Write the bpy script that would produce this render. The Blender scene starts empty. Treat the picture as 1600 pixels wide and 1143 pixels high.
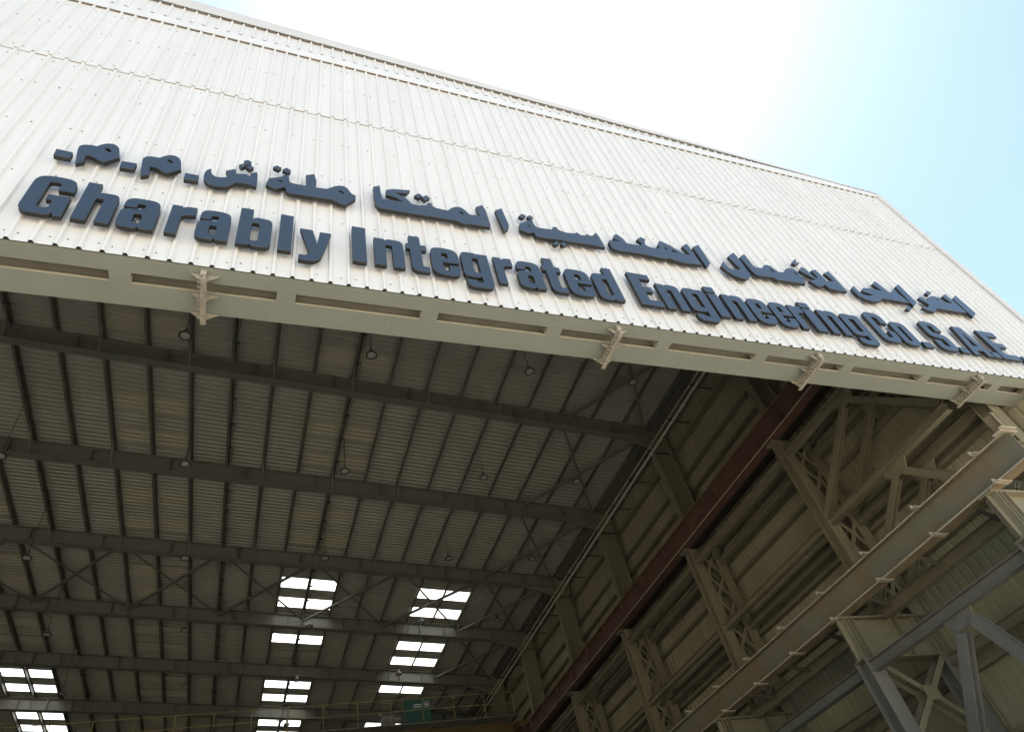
import bpy, bmesh, math, random
from mathutils import Vector, Matrix
from mathutils.geometry import tessellate_polygon
random.seed(7)

# ------------------------------------------------------------------ camera, sky, sun, exposure
SC = bpy.context.scene
C = SC.collection
GZ = -1.6                                    # the ground; the camera is at eye height above it
RIGHT = (0.9354951, -0.2990819, -0.1881459)
DOWN = (0.0989417, 0.7329078, -0.6730949)
FWD = (0.3392041, 0.6110615, 0.7152234)
cd = bpy.data.cameras.new('camera')
cam = bpy.data.objects.new('camera', cd)
C.objects.link(cam)
cd.sensor_width = 36.0
cd.lens = 23.509
cd.clip_start = 0.05
cd.clip_end = 3000
cam.matrix_world = Matrix(((RIGHT[0], -DOWN[0], -FWD[0], 0), (RIGHT[1], -DOWN[1], -FWD[1], 0),
                           (RIGHT[2], -DOWN[2], -FWD[2], 0), (0, 0, 0, 1)))
SC.camera = cam

SUN_EL, SUN_AZ = math.radians(73.0), math.radians(57.0)     # high, just over the roof edge
W = bpy.data.worlds.new('World')
SC.world = W
W.use_nodes = True
wn = W.node_tree
sky = wn.nodes.new('ShaderNodeTexSky')
sky.sky_type = 'NISHITA'
sky.sun_disc = False
sky.sun_elevation = SUN_EL
sky.sun_rotation = SUN_AZ
sky.air_density = 1.0
sky.dust_density = 0.8
sky.ozone_density = 0.3
bg = wn.nodes['Background']
bg.inputs[1].default_value = 0.10
wb = wn.nodes.new('ShaderNodeMix')           # warm-green white balance of the photograph's daylight
wb.data_type = 'RGBA'
wb.blend_type = 'MULTIPLY'
wb.inputs[0].default_value = 1.0
cols = [s for s in wb.inputs if s.type == 'RGBA']
cols[1].default_value = (.985, 1.04, .985, 1)
wn.links.new(sky.outputs[0], cols[0])
wn.links.new([s for s in wb.outputs if s.type == 'RGBA'][0], bg.inputs[0])

sl = bpy.data.lights.new('sun', 'SUN')
sl.energy = 5.0
sl.angle = math.radians(0.53)
sl.color = (1.0, 0.955, 0.88)
so = bpy.data.objects.new('sun', sl)
C.objects.link(so)
sd = Vector((math.cos(SUN_EL) * math.sin(SUN_AZ), math.cos(SUN_EL) * math.cos(SUN_AZ), math.sin(SUN_EL)))
so.rotation_euler = sd.to_track_quat('Z', 'Y').to_euler()
so.location = (0, 0, 40)

SC.view_settings.view_transform = 'Standard'
SC.view_settings.look = 'None'
SC.view_settings.gamma = 1.0
SC.view_settings.exposure = 1.5
SC.cycles.max_bounces = 8
SC.cycles.diffuse_bounces = 6
SC.cycles.use_denoising = True
SC.cycles.sample_clamp_indirect = 8.0

# ------------------------------------------------------------------ materials
def mat(name, a, b=None, scale=1.5, stretch=(1, 1, 1), rough=0.6, metal=0.0, bump=0.0, bscale=20, spec=0.4,
        c=None, cscale=0.6, cthr=0.62, cwid=0.12):
    m = bpy.data.materials.new(name)
    m.use_nodes = True
    nt = m.node_tree
    p = nt.nodes['Principled BSDF']
    p.inputs['Roughness'].default_value = rough
    p.inputs['Metallic'].default_value = metal
    p.inputs['Specular IOR Level'].default_value = spec
    if b is None:
        b = tuple(x * 0.82 for x in a)
    tc = nt.nodes.new('ShaderNodeTexCoord')
    mp = nt.nodes.new('ShaderNodeMapping')
    mp.inputs['Scale'].default_value = stretch
    nt.links.new(tc.outputs['Object'], mp.inputs[0])
    n = nt.nodes.new('ShaderNodeTexNoise')
    n.inputs['Scale'].default_value = scale
    n.inputs['Detail'].default_value = 6
    n.inputs['Roughness'].default_value = 0.65
    nt.links.new(mp.outputs[0], n.inputs['Vector'])
    r = nt.nodes.new('ShaderNodeValToRGB')
    r.color_ramp.elements[0].position = 0.32
    r.color_ramp.elements[1].position = 0.68
    r.color_ramp.elements[0].color = (*b, 1)
    r.color_ramp.elements[1].color = (*a, 1)
    nt.links.new(n.outputs['Fac'], r.inputs[0])
    out = r.outputs[0]
    if c is not None:
        n2 = nt.nodes.new('ShaderNodeTexNoise')
        n2.inputs['Scale'].default_value = cscale
        n2.inputs['Detail'].default_value = 8
        n2.inputs['Roughness'].default_value = 0.7
        nt.links.new(mp.outputs[0], n2.inputs['Vector'])
        r2 = nt.nodes.new('ShaderNodeValToRGB')
        r2.color_ramp.elements[0].position = cthr
        r2.color_ramp.elements[1].position = cthr + cwid
        nt.links.new(n2.outputs['Fac'], r2.inputs[0])
        mx = nt.nodes.new('ShaderNodeMix')
        mx.data_type = 'RGBA'
        mx.inputs['B'].default_value = (*c, 1) if False else (0, 0, 0, 1)
        cols = [s for s in mx.inputs if s.type == 'RGBA']
        nt.links.new(r2.outputs[0], mx.inputs[0])
        nt.links.new(out, cols[0])
        cols[1].default_value = (*c, 1)
        out = [s for s in mx.outputs if s.type == 'RGBA'][0]
    nt.links.new(out, p.inputs['Base Color'])
    if bump:
        n3 = nt.nodes.new('ShaderNodeTexNoise')
        n3.inputs['Scale'].default_value = bscale
        n3.inputs['Detail'].default_value = 4
        nt.links.new(mp.outputs[0], n3.inputs['Vector'])
        bp = nt.nodes.new('ShaderNodeBump')
        bp.inputs['Strength'].default_value = bump
        bp.inputs['Distance'].default_value = 0.02
        nt.links.new(n3.outputs['Fac'], bp.inputs['Height'])
        nt.links.new(bp.outputs[0], p.inputs['Normal'])
    return m

M = {}
M['clad'] = mat('white_cladding_paint', (.70, .686, .675), (.64, .627, .612), 1.1, (3, 3, .25), .42, bump=.12, bscale=1.2,
                c=(.62, .58, .50), cscale=.8, cthr=.66, cwid=.25)
M['trim'] = mat('grey_flashing', (.60, .575, .55), (.54, .515, .49), 1.0, (1, 1, 1), .5)
M['screw'] = mat('dull_screw', (.30, .27, .23), (.20, .17, .14), 8)
M['lapdirt'] = mat('brown_dirt', (.30, .25, .18), (.20, .16, .11), 5)
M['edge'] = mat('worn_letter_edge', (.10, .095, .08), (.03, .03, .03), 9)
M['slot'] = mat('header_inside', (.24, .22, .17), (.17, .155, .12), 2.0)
M['flashgap'] = mat('gap_shade_and_rib_marks', (.16, .145, .125), (.10, .09, .08), 6)  # shade under the flashings put in as colour, plus the rib-end marks
M['handrail'] = mat('dull_yellow_rail', (.30, .26, .10), (.24, .20, .08), 3)
M['gap'] = mat('dark_gap_shade', (.025, .022, .018), None, 6)  # even dark colour standing in for shade in ribs and behind the girder
M['header'] = mat('grey_green_paint', (.285, .30, .255), (.25, .262, .222), 1.3, (1, 1, 1), .55, bump=.1, bscale=6, c=(.35, .325, .26), cscale=1.1, cthr=.62, cwid=.25)
M['dust'] = mat('dusty_paint_and_lit_edges', (.48, .43, .33), (.34, .30, .23), 2.5, (1, 1, 1), .8)
M['bracket'] = mat('dusty_bracket_steel', (.42, .385, .315), (.23, .205, .155), 14, (1, 1, 1), .85, bump=.6, bscale=60)
M['steel'] = mat('olive_grey_steel_paint', (.17, .17, .14), (.135, .135, .11), 1.4, (1, 1, 1), .55, bump=.08, bscale=5)
M['column'] = mat('khaki_steel_paint', (.235, .21, .14), (.175, .155, .10), 1.4, (1, 1, 1), .6, c=(.29, .24, .155), cscale=1.5, cthr=.58, cwid=.2)
M['purlin'] = mat('purlin_steel', (.155, .15, .12), (.12, .115, .09), 1.2, (1, 1, 1), .6)
M['roof'] = mat('roof_sheet_underside', (.36, .352, .285), (.29, .282, .225), .7, (1, 1, 1), .42, c=(.27, .245, .18), cscale=.35, cthr=.58, cwid=.25)
M['tanpane'] = mat('dusty_skylight_sheet', (.44, .40, .30), (.36, .33, .245), 1.0, (.6, 3, 1), .6)
M['wall'] = mat('wall_sheet_inside', (.37, .338, .225), (.285, .258, .17), .8, (1, 1, .4), .5)
M['red'] = mat('red_oxide_paint', (.125, .070, .05), (.092, .052, .037), 1.6, (1, 1, 1), .7, c=(.15, .11, .075), cscale=1.2, cthr=.58, cwid=.15)
M['blue_steel'] = mat('blue_grey_steel', (.18, .172, .148), (.14, .135, .118), 1.5, (1, 1, 1), .75, spec=.15, c=(.22, .19, .14), cscale=1.4, cthr=.62, cwid=.2)
M['girder'] = mat('rusting_grey_paint', (.205, .185, .135), (.16, .145, .105), 1.0, (1, 1, 1), .8, spec=.15, c=(.21, .145, .08), cscale=1.1, cthr=.48, cwid=.22)
M['rust'] = mat('brown_rust', (.26, .195, .11), (.17, .13, .075), 2.0, (1, 1, 1), .85)
M['clip'] = mat('pale_clip_steel', (.44, .37, .28), (.33, .28, .21), 6, (1, 1, 1), .75)
M['face'] = mat('dark_blue_letter_face', (.030, .043, .061), (.022, .033, .048), .9, (1, 1, 1), .30, spec=.65, c=(.06, .062, .06), cscale=1.6, cthr=.60, cwid=.3)
M['side'] = mat('dark_letter_side', (.020, .020, .019), (.013, .013, .013), 6, (1, 1, 1), .5, c=(.14, .12, .08), cscale=5, cthr=.66, cwid=.08)
M['lamp'] = mat('lamp_aluminium', (.30, .30, .28), (.2, .2, .19), 6, (1, 1, 1), .4, metal=.3)
M['lens'] = mat('frosted_lamp_glass', (.52, .51, .46), (.42, .41, .37), 9, (1, 1, 1), .4)
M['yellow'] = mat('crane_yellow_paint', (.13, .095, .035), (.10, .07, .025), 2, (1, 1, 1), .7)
M['teal'] = mat('green_cabinet_paint', (.022, .085, .07), (.018, .07, .058), 2, (1, 1, 1), .6)
M['white'] = mat('white_print', (.7, .7, .68), None, 3)
M['pipe'] = mat('pale_galvanised_pipe', (.52, .48, .38), (.42, .39, .30), 2, (1, 1, 1), .5)
M['ground'] = mat('dusty_concrete', (.52, .465, .375), (.43, .385, .31), .35, (1, 1, 1), .9, bump=.2, bscale=8)
M['cable'] = mat('dark_cable', (.06, .055, .05), None, 4)
pm = bpy.data.materials.new('translucent_skylight')
pm.use_nodes = True
nt = pm.node_tree
nt.nodes.remove(nt.nodes['Principled BSDF'])
tr = nt.nodes.new('ShaderNodeBsdfTranslucent')
tn = nt.nodes.new('ShaderNodeTexNoise')
tn.inputs['Scale'].default_value = 1.3
rr = nt.nodes.new('ShaderNodeValToRGB')
rr.color_ramp.elements[0].color = (.66, .66, .62, 1)
rr.color_ramp.elements[1].color = (.80, .80, .77, 1)
nt.links.new(tn.outputs['Fac'], rr.inputs[0])
nt.links.new(rr.outputs[0], tr.inputs[0])
nt.links.new(tr.outputs[0], nt.nodes['Material Output'].inputs[0])
M['pane'] = pm

# ------------------------------------------------------------------ mesh helpers (everything is given in world metres)
class MB:
    def __init__(s):
        s.v, s.f, s.m = [], [], []
    def add(s, vs, fs, mi=0):
        o = len(s.v)
        s.v += [tuple(v) for v in vs]
        s.f += [tuple(i + o for i in f) for f in fs]
        s.m += [mi] * len(fs)
        return s
    def box(s, x0, x1, y0, y1, z0, z1, mi=0):
        return s.add([(x0, y0, z0), (x1, y0, z0), (x1, y1, z0), (x0, y1, z0), (x0, y0, z1), (x1, y0, z1), (x1, y1, z1), (x0, y1, z1)],
                     [(0, 3, 2, 1), (4, 5, 6, 7), (0, 1, 5, 4), (1, 2, 6, 5), (2, 3, 7, 6), (3, 0, 4, 7)], mi)
    def prof(s, p, q, up, poly, mi=0):
        """extrude a closed 2D outline (side, up) from p to q"""
        p, q, up = Vector(p), Vector(q), Vector(up)
        d = (q - p).normalized()
        side = d.cross(up).normalized()
        u = side.cross(d).normalized()
        n = len(poly)
        vs = [p + side * a + u * b for a, b in poly] + [q + side * a + u * b for a, b in poly]
        fs = [(i, (i + 1) % n, n + (i + 1) % n, n + i) for i in range(n)]
        fs += [tuple(range(n))[::-1], tuple(range(n, 2 * n))]
        return s.add(vs, fs, mi)
    def bar(s, p, q, w, h, up=(0, 0, 1), mi=0):
        return s.prof(p, q, up, [(-w / 2, -h / 2), (w / 2, -h / 2), (w / 2, h / 2), (-w / 2, h / 2)], mi)
    def ibeam(s, p, q, w, h, tf=.02, tw=.014, up=(0, 0, 1), mi=0):
        a, b, t = w / 2, h / 2, tw / 2
        return s.prof(p, q, up, [(-a, -b), (a, -b), (a, -b + tf), (t, -b + tf), (t, b - tf), (a, b - tf), (a, b), (-a, b),
                                 (-a, b - tf), (-t, b - tf), (-t, -b + tf), (-a, -b + tf)], mi)
    def tube(s, p, q, r, n=8, mi=0):
        return s.prof(p, q, (0.3, 0.2, 1) if abs((Vector(q) - Vector(p)).normalized().z) < .9 else (1, 0, 0),
                      [(r * math.cos(2 * math.pi * k / n), r * math.sin(2 * math.pi * k / n)) for k in range(n)], mi)
    def lathe(s, cx, cy, pts, n=20, mi=0):
        vs, fs = [], []
        for r, z in pts:
            vs += [(cx + r * math.cos(2 * math.pi * k / n), cy + r * math.sin(2 * math.pi * k / n), z) for k in range(n)]
        for i in range(len(pts) - 1):
            fs += [(i * n + k, i * n + (k + 1) % n, (i + 1) * n + (k + 1) % n, (i + 1) * n + k) for k in range(n)]
        return s.add(vs, fs, mi)

def obj(name, mb, mats, parent=None, loc=None, smooth=False):
    """ONE mesh object; vertices are world positions, loc is where its origin sits"""
    if not isinstance(mats, (list, tuple)):
        mats = [mats]
    loc = Vector(loc) if loc is not None else Vector((0, 0, 0))
    me = bpy.data.meshes.new(name)
    me.from_pydata([(v[0] - loc.x, v[1] - loc.y, v[2] - loc.z) for v in mb.v], [], mb.f)
    for m in mats:
        me.materials.append(M[m])
    for p, i in zip(me.polygons, mb.m):
        p.material_index = i
        p.use_smooth = smooth
    b = bmesh.new()
    b.from_mesh(me)
    bmesh.ops.recalc_face_normals(b, faces=b.faces)
    b.to_mesh(me)
    b.free()
    o = bpy.data.objects.new(name, me)
    C.objects.link(o)
    w = loc
    if parent is not None:
        o.parent = parent
        w = loc - wloc(parent)
    o.location = w
    return o

def wloc(o):
    l = Vector(o.location)
    while o.parent:
        o = o.parent
        l += Vector(o.location)
    return l

def tag(o, label, cat, group=None, kind=None):
    if label: o['label'] = label
    if cat: o['category'] = cat
    if group: o['group'] = group
    if kind: o['kind'] = kind
    return o

def thing(name, label, cat, loc, group=None):
    o = bpy.data.objects.new(name, None)
    C.objects.link(o)
    o.location = loc
    o.empty_display_size = .3
    return tag(o, label, cat, group)

def copy_tree(o, parent=None, shift=(0, 0, 0)):
    c = o.copy()
    C.objects.link(c)
    c.parent = parent
    c.location = Vector(o.location) + Vector(shift)
    for ch in list(o.children):
        copy_tree(ch, c)
    return c
ARABIC = {
 'dash_mark': [[(-3.077,9.902),(-2.878,9.882),(-2.871,9.708),(-3.069,9.715)]],
 'm1': [[(-2.85,10.092),(-2.828,10.142),(-2.785,10.174),(-2.721,10.194),(-2.649,10.188),(-2.615,10.256),(-2.569,10.308),(-2.52,10.341),(-2.468,10.346),(-2.417,10.313),(-2.377,10.246),(-2.319,9.984),(-2.469,9.766),(-2.523,9.784),(-2.582,9.822),(-2.639,9.87),(-2.683,9.882),(-2.717,9.867),(-2.698,9.686),(-2.781,9.597),(-2.818,9.82),(-2.845,10.002)],[(-2.556,10.156),(-2.515,10.196),(-2.474,10.166),(-2.449,10.1),(-2.467,10.074),(-2.514,10.113)]],
 'd2': [[(-2.271,9.887),(-2.081,9.891),(-2.083,9.708),(-2.265,9.699)]],
 'm2': [[(-2.039,10.087),(-2.0,10.157),(-1.94,10.184),(-1.882,10.187),(-1.833,10.186),(-1.799,10.249),(-1.749,10.309),(-1.694,10.341),(-1.633,10.33),(-1.584,10.287),(-1.55,10.2),(-1.511,9.96),(-1.673,9.766),(-1.728,9.792),(-1.782,9.835),(-1.84,9.874),(-1.91,9.879),(-1.883,9.637),(-1.975,9.559),(-1.997,9.737),(-2.026,9.945)],[(-1.749,10.16),(-1.701,10.194),(-1.659,10.152),(-1.64,10.088),(-1.665,10.082),(-1.714,10.127)]],
 'd3': [[(-1.444,9.868),(-1.259,9.87),(-1.249,9.696),(-1.44,9.686)]],
 'sheen': [[(-1.196,9.882),(-1.196,9.995),(-1.174,10.081),(-1.123,10.149),(-1.111,10.031),(-1.084,9.966),(-1.038,9.92),(-0.984,9.923),(-0.919,9.949),(-0.858,10.009),(-0.922,10.163),(-0.795,10.273),(-0.768,10.132),(-0.685,10.159),(-0.622,10.165),(-0.573,10.118),(-0.57,10.23),(-0.486,10.301),(-0.464,10.187),(-0.456,9.848),(-0.634,9.875),(-0.695,9.864),(-0.75,9.856),(-0.796,9.769),(-0.849,9.698),(-0.929,9.656),(-1.022,9.638),(-1.098,9.67),(-1.152,9.722),(-1.184,9.804)],'dot',[(-0.702,10.594),(-0.646,10.65),(-0.589,10.598),(-0.592,10.535),(-0.657,10.485)],'dot',[(-0.759,10.431),(-0.704,10.501),(-0.66,10.445),(-0.716,10.351)],'dot',[(-0.657,10.416),(-0.592,10.489),(-0.542,10.435),(-0.594,10.353)]],
 'mlt': [[(-0.33,9.964),(-0.317,10.068),(-0.299,10.176),(-0.109,10.307),(-0.096,10.351),(-0.016,10.401),(0.003,10.22),(0.026,10.162),(0.078,10.149),(0.274,10.153),(0.248,10.506),(0.374,10.595),(0.395,10.496),(0.417,10.365),(0.41,10.152),(0.579,10.173),(0.653,10.252),(0.707,10.319),(0.783,10.361),(0.849,10.371),(0.903,10.327),(0.935,10.248),(0.977,10.161),(1.04,10.124),(1.034,10.015),(0.865,9.767),(0.791,9.773),(0.729,9.815),(0.666,9.861),(0.458,9.844),(0.213,9.838),(0.092,9.825),(0.012,9.826),(-0.019,9.847),(-0.046,9.978),(-0.062,9.993),(-0.152,9.893),(-0.241,9.901)],[(-0.198,10.139),(-0.103,10.189),(-0.096,10.113)],[(0.75,10.188),(0.799,10.213),(0.847,10.146),(0.852,10.091),(0.804,10.129)],'dot',[(-0.264,10.572),(-0.207,10.65),(-0.136,10.604),(-0.178,10.515)],'dot',[(-0.117,10.541),(-0.059,10.637),(0.012,10.573),(-0.0,10.508),(-0.052,10.486)]],
 'kat': [[(1.338,10.542),(1.45,10.631),(1.456,10.405),(1.477,10.178),(1.677,10.194),(1.848,10.212),(1.67,10.331),(1.549,10.342),(1.55,10.515),(1.67,10.595),(1.978,10.667),(1.914,10.54),(1.696,10.487),(1.782,10.43),(1.884,10.352),(1.977,10.191),(2.084,10.191),(2.22,10.23),(2.256,10.334),(2.321,10.358),(2.325,10.267),(2.385,10.208),(2.594,10.191),(2.678,10.312),(2.774,10.385),(2.853,10.39),(2.914,10.329),(2.982,10.198),(3.176,10.206),(3.15,10.513),(3.284,10.629),(3.325,10.44),(3.326,9.951),(3.311,9.882),(2.899,9.867),(2.835,9.837),(2.701,9.902),(2.269,9.897),(2.121,9.877),(1.454,9.867),(1.385,9.883),(1.35,9.979),(1.339,10.295)],[(2.782,10.227),(2.85,10.241),(2.874,10.168),(2.845,10.148)],'dot',[(2.037,10.509),(2.122,10.616),(2.184,10.548),(2.107,10.445)],'dot',[(2.161,10.489),(2.257,10.603),(2.317,10.524),(2.213,10.408)]],
 'a1': [[(3.513,10.523),(3.658,10.642),(3.688,10.069),(3.657,9.947),(3.558,9.827)]],
 'sya': [[(3.916,10.194),(3.991,10.256),(4.096,10.353),(4.21,10.422),(4.207,10.315),(4.224,10.209),(4.252,10.176),(4.394,10.182),(4.54,10.199),(4.595,10.304),(4.675,10.322),(4.668,10.252),(4.741,10.201),(4.837,10.182),(5.021,10.214),(5.059,10.269),(5.108,10.209),(5.145,10.186),(5.227,10.211),(5.286,10.284),(5.314,10.231),(5.368,10.234),(5.498,10.389),(5.525,10.258),(5.535,9.891),(5.264,9.896),(5.061,9.896),(4.77,9.881),(4.644,9.886),(4.538,9.859),(4.23,9.848),(4.153,9.872),(4.143,9.976),(4.057,9.93),(3.965,9.944),(3.879,9.988)],[(4.041,10.181),(4.108,10.22),(4.113,10.148)],'dot',[(3.953,10.469),(4.04,10.584),(4.115,10.538),(4.029,10.432)],'dot',[(4.124,10.515),(4.197,10.586),(4.255,10.529),(4.172,10.442)],'dot',[(4.442,9.701),(4.525,9.807),(4.581,9.753),(4.493,9.658)],'dot',[(4.6,9.747),(4.686,9.832),(4.719,9.748),(4.63,9.674)]],
 'hnd': [[(5.714,10.19),(5.847,10.208),(5.973,10.218),(5.836,10.303),(5.898,10.435),(5.965,10.479),(6.017,10.429),(6.066,10.344),(6.094,10.204),(6.24,10.199),(6.399,10.204),(6.464,10.331),(6.388,10.422),(6.521,10.555),(6.616,10.497),(6.558,10.393),(6.526,10.284),(6.568,10.231),(6.667,10.212),(6.795,10.221),(6.845,10.278),(6.826,10.344),(6.916,10.5),(6.961,10.543),(7.024,10.518),(7.151,10.425),(7.278,10.289),(7.341,10.18),(7.521,10.21),(7.448,10.489),(7.617,10.636),(7.633,10.567),(7.642,9.886),(7.235,9.854),(7.111,9.859),(6.999,9.891),(6.924,9.925),(6.835,9.881),(6.678,9.884),(6.473,9.895),(6.095,9.897),(5.867,9.872),(5.739,9.889),(5.69,9.942),(5.676,10.101)],[(6.951,10.295),(7.01,10.326),(7.017,10.243),(6.98,10.232)],[(7.123,10.279),(7.173,10.259),(7.236,10.192),(7.097,10.187)]],
 'a2': [[(7.727,10.541),(7.924,10.688),(7.9,10.038),(7.855,9.957),(7.73,9.849)]],
 'lam': [[(8.133,9.984),(8.29,10.188),(8.288,10.074),(8.32,9.963),(8.427,9.933),(8.624,9.991),(8.527,10.426),(8.765,10.64),(8.794,10.443),(8.773,9.862),(8.697,9.738),(8.573,9.645),(8.453,9.647),(8.313,9.693),(8.215,9.799),(8.159,9.905)]],
 'ama': [[(8.855,10.494),(9.054,10.669),(9.054,10.583),(9.057,10.245),(9.105,10.185),(9.279,10.203),(9.373,10.329),(9.472,10.379),(9.557,10.361),(9.6,10.271),(9.655,10.161),(9.81,10.181),(9.944,10.343),(10.07,10.41),(10.198,10.42),(10.257,10.356),(10.232,10.198),(10.284,10.143),(10.192,9.874),(9.851,9.857),(9.565,9.851),(9.456,9.824),(9.359,9.897),(9.022,9.87),(8.925,9.9),(8.886,10.036)],[(9.435,10.211),(9.514,10.225),(9.557,10.136),(9.509,10.114)],[(10.103,10.266),(10.183,10.276),(10.21,10.202),(10.152,10.188)],'dot',[(10.366,10.733),(10.516,10.874),(10.543,10.834),(10.474,10.744),(10.577,10.747),(10.372,10.601),(10.327,10.669)]],
 'lla': [[(10.357,10.416),(10.5,10.564),(10.59,10.529),(10.625,10.348),(10.677,10.198),(10.719,10.184),(10.752,10.311),(10.734,10.496),(10.899,10.574),(10.93,10.408),(10.917,10.142),(11.176,10.205),(11.081,10.481),(11.288,10.615),(11.306,10.451),(11.303,9.858),(11.012,9.84),(10.827,9.862),(10.77,9.98),(10.649,9.892),(10.527,9.856),(10.458,9.938),(10.385,10.046),(10.633,10.13),(10.496,10.264),(10.396,10.341)]],
 'bly': [[(11.561,10.054),(11.71,10.177),(11.688,10.068),(11.689,9.934),(11.76,9.861),(11.888,9.849),(12.1,9.913),(11.851,9.984),(11.843,10.04),(11.973,10.158),(12.157,10.171),(12.543,10.169),(12.411,10.404),(12.619,10.556),(12.67,10.399),(12.729,10.173),(12.81,10.191),(13.046,10.369),(13.011,10.194),(13.059,10.057),(13.089,9.843),(12.626,9.848),(12.273,9.84),(12.168,9.747),(12.012,9.666),(11.831,9.642),(11.68,9.671),(11.555,9.768),(11.53,9.919)],'dot',[(12.732,9.565),(12.912,9.703),(12.991,9.641),(12.832,9.53)]],
 'a3': [[(13.18,10.486),(13.378,10.619),(13.374,9.947),(13.267,9.843),(13.119,9.732)]],
 'ghr': [[(13.605,10.146),(13.737,10.235),(13.89,10.109),(13.981,10.229),(14.167,10.345),(14.346,10.372),(14.472,10.321),(14.461,10.183),(14.741,10.176),(14.623,10.44),(14.831,10.574),(14.884,10.378),(14.904,9.86),(14.458,9.841),(14.145,9.835),(13.909,9.834),(13.804,9.732),(13.668,9.64),(13.49,9.682),(13.371,9.737),(13.467,9.763),(13.626,9.823),(13.764,9.933)],[(14.276,10.261),(14.343,10.225),(14.255,10.205)],'dot',[(14.062,10.434),(14.263,10.584),(14.346,10.516),(14.138,10.376)]],
 'a4': [[(14.961,10.429),(15.216,10.609),(15.247,9.93),(15.128,9.824),(14.966,9.716)]],
}
# ------------------------------------------------------------------ dimensions shared by the hall
FY = 5.53                                    # face of the front cladding
FRAME0, BAY, NFR = 11.05, 5.45, 14           # frames (rafter + column) behind the front
FR = [5.9] + [FRAME0 + BAY * k for k in range(NFR)]
YB = FR[-1] + .3                             # back wall
SL = .107                                    # roof pitch
def zb(x): return 15.7 + SL * (14.15 - x)    # underside of the rafters
RIDGE = -14.0
XW = 15.3                                    # inside of the right wall cladding
XL = 2 * RIDGE - XW
PX = [1.47 + 1.31 * k for k in range(-11, 10)] + [14.3]
def topz(x): return 17.88 - .077 * x         # upper edge of the front
def flz(x): return topz(x) - max(.04, .50 - .026 * x)   # lower edge of its tapering flashing

# ------------------------------------------------------------------ ground
g = MB()
g.add([(-900, -900, GZ), (900, -900, GZ), (900, 900, GZ), (-900, 900, GZ)], [(0, 1, 2, 3)])
tag(obj('ground', g, 'ground'), 'wide dusty concrete yard and hall floor', 'ground', kind='structure')

# ------------------------------------------------------------------ the hall itself: one thing
hall = thing('steel_hangar', 'huge open-fronted steel hangar with white ribbed front and exposed roof frames', 'hangar', (0, FY, GZ))

def ribs(x0, x1, phase, pitch, base, top, h):
    """(x, out) outline of trapezoid ribbed sheet from x0 to x1"""
    pts = [(x0, 0.0)]
    k = math.ceil((x0 - phase) / pitch)
    while phase + k * pitch + base < x1:
        c = phase + k * pitch
        if c - base > x0:
            pts += [(c - base / 2, 0), (c - top / 2, h), (c + top / 2, h), (c + base / 2, 0)]
        k += 1
    pts.append((x1, 0.0))
    return pts
RP, RPH = .2490, -3.067
def front_sheet(z0, z1, y, x0=-20.0, x1=17.25):
    b = MB()
    o = ribs(x0, x1, RPH, RP, .072, .034, .038)
    for (xa, ha), (xb, hb) in zip(o[:-1], o[1:]):
        za = z1 if not callable(z1) else z1(xa)
        zc = z1 if not callable(z1) else z1(xb)
        b.add([(xa, y - ha, z0), (xb, y - hb, z0), (xb, y - hb, zc), (xa, y - ha, za)], [(0, 1, 2, 3)])
    return b
def screws(b, rows, y, x0=-7.0, x1=17.2):
    for z in rows:
        k = math.ceil((x0 - RPH) / RP)
        while RPH + (k + .5) * RP < x1:
            c = RPH + (k + .5) * RP + random.uniform(-.02, .02) + (.045 if k % 2 else -.045)
            k += 1
            if random.random() < .25: continue
            zz = z + random.uniform(-.018, .018)
            r = random.uniform(.006, .0095)
            b.box(c - r, c + r, y - .012, y - .001, zz - r, zz + r, 1)
def rib_shade(b, z, y, mi, depth=.003, x0=-20.0, x1=17.3):
    """dark faces put in as the shade inside the open ribs"""
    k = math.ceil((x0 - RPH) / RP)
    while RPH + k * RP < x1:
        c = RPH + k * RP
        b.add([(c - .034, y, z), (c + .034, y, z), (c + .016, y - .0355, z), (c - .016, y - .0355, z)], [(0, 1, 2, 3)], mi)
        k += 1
low = front_sheet(7.80, 13.42, FY)
rib_shade(low, 7.812, FY, 2)
screws(low, (7.96, 9.42, 10.85, 12.2, 13.15), FY)
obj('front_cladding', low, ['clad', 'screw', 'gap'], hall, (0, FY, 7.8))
up = front_sheet(13.33, lambda x: topz(x) - .12, FY - .012)
o = ribs(-20.0, 17.25, RPH, RP, .072, .034, .038)
for (xa, ha), (xb, hb) in zip(o[:-1], o[1:]):    # dirty cut edge of the lap, with gaps
    if (xb - xa < .06 and random.random() < .8) or random.random() < .45:
        t = random.uniform(.006, .014)
        up.add([(xa, FY - .014 - ha, 13.33), (xb, FY - .014 - hb, 13.33), (xb, FY - .014 - hb, 13.33 + t), (xa, FY - .014 - ha, 13.33 + t),
                (xa, FY - .001 - ha, 13.329), (xb, FY - .001 - hb, 13.329)], [(0, 1, 2, 3), (0, 1, 5, 4)], 2)
screws(up, (13.52, 14.9, 16.0), FY - .012)
obj('front_cladding', up, ['clad', 'screw', 'lapdirt'], hall, (0, FY, 13.3))
# far left part of the front, beyond the picture
b = MB()
b.add([(XL - 1, FY, 7.8), (-20, FY, 7.8), (-20, FY, topz(-20)), (RIDGE * 1, FY, 19.0), (XL - 1, FY, topz(17.4) - .1)], [(0, 1, 2, 3, 4)])
obj('front_cladding', b, 'clad', hall, (-30, FY, 7.8))
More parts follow.
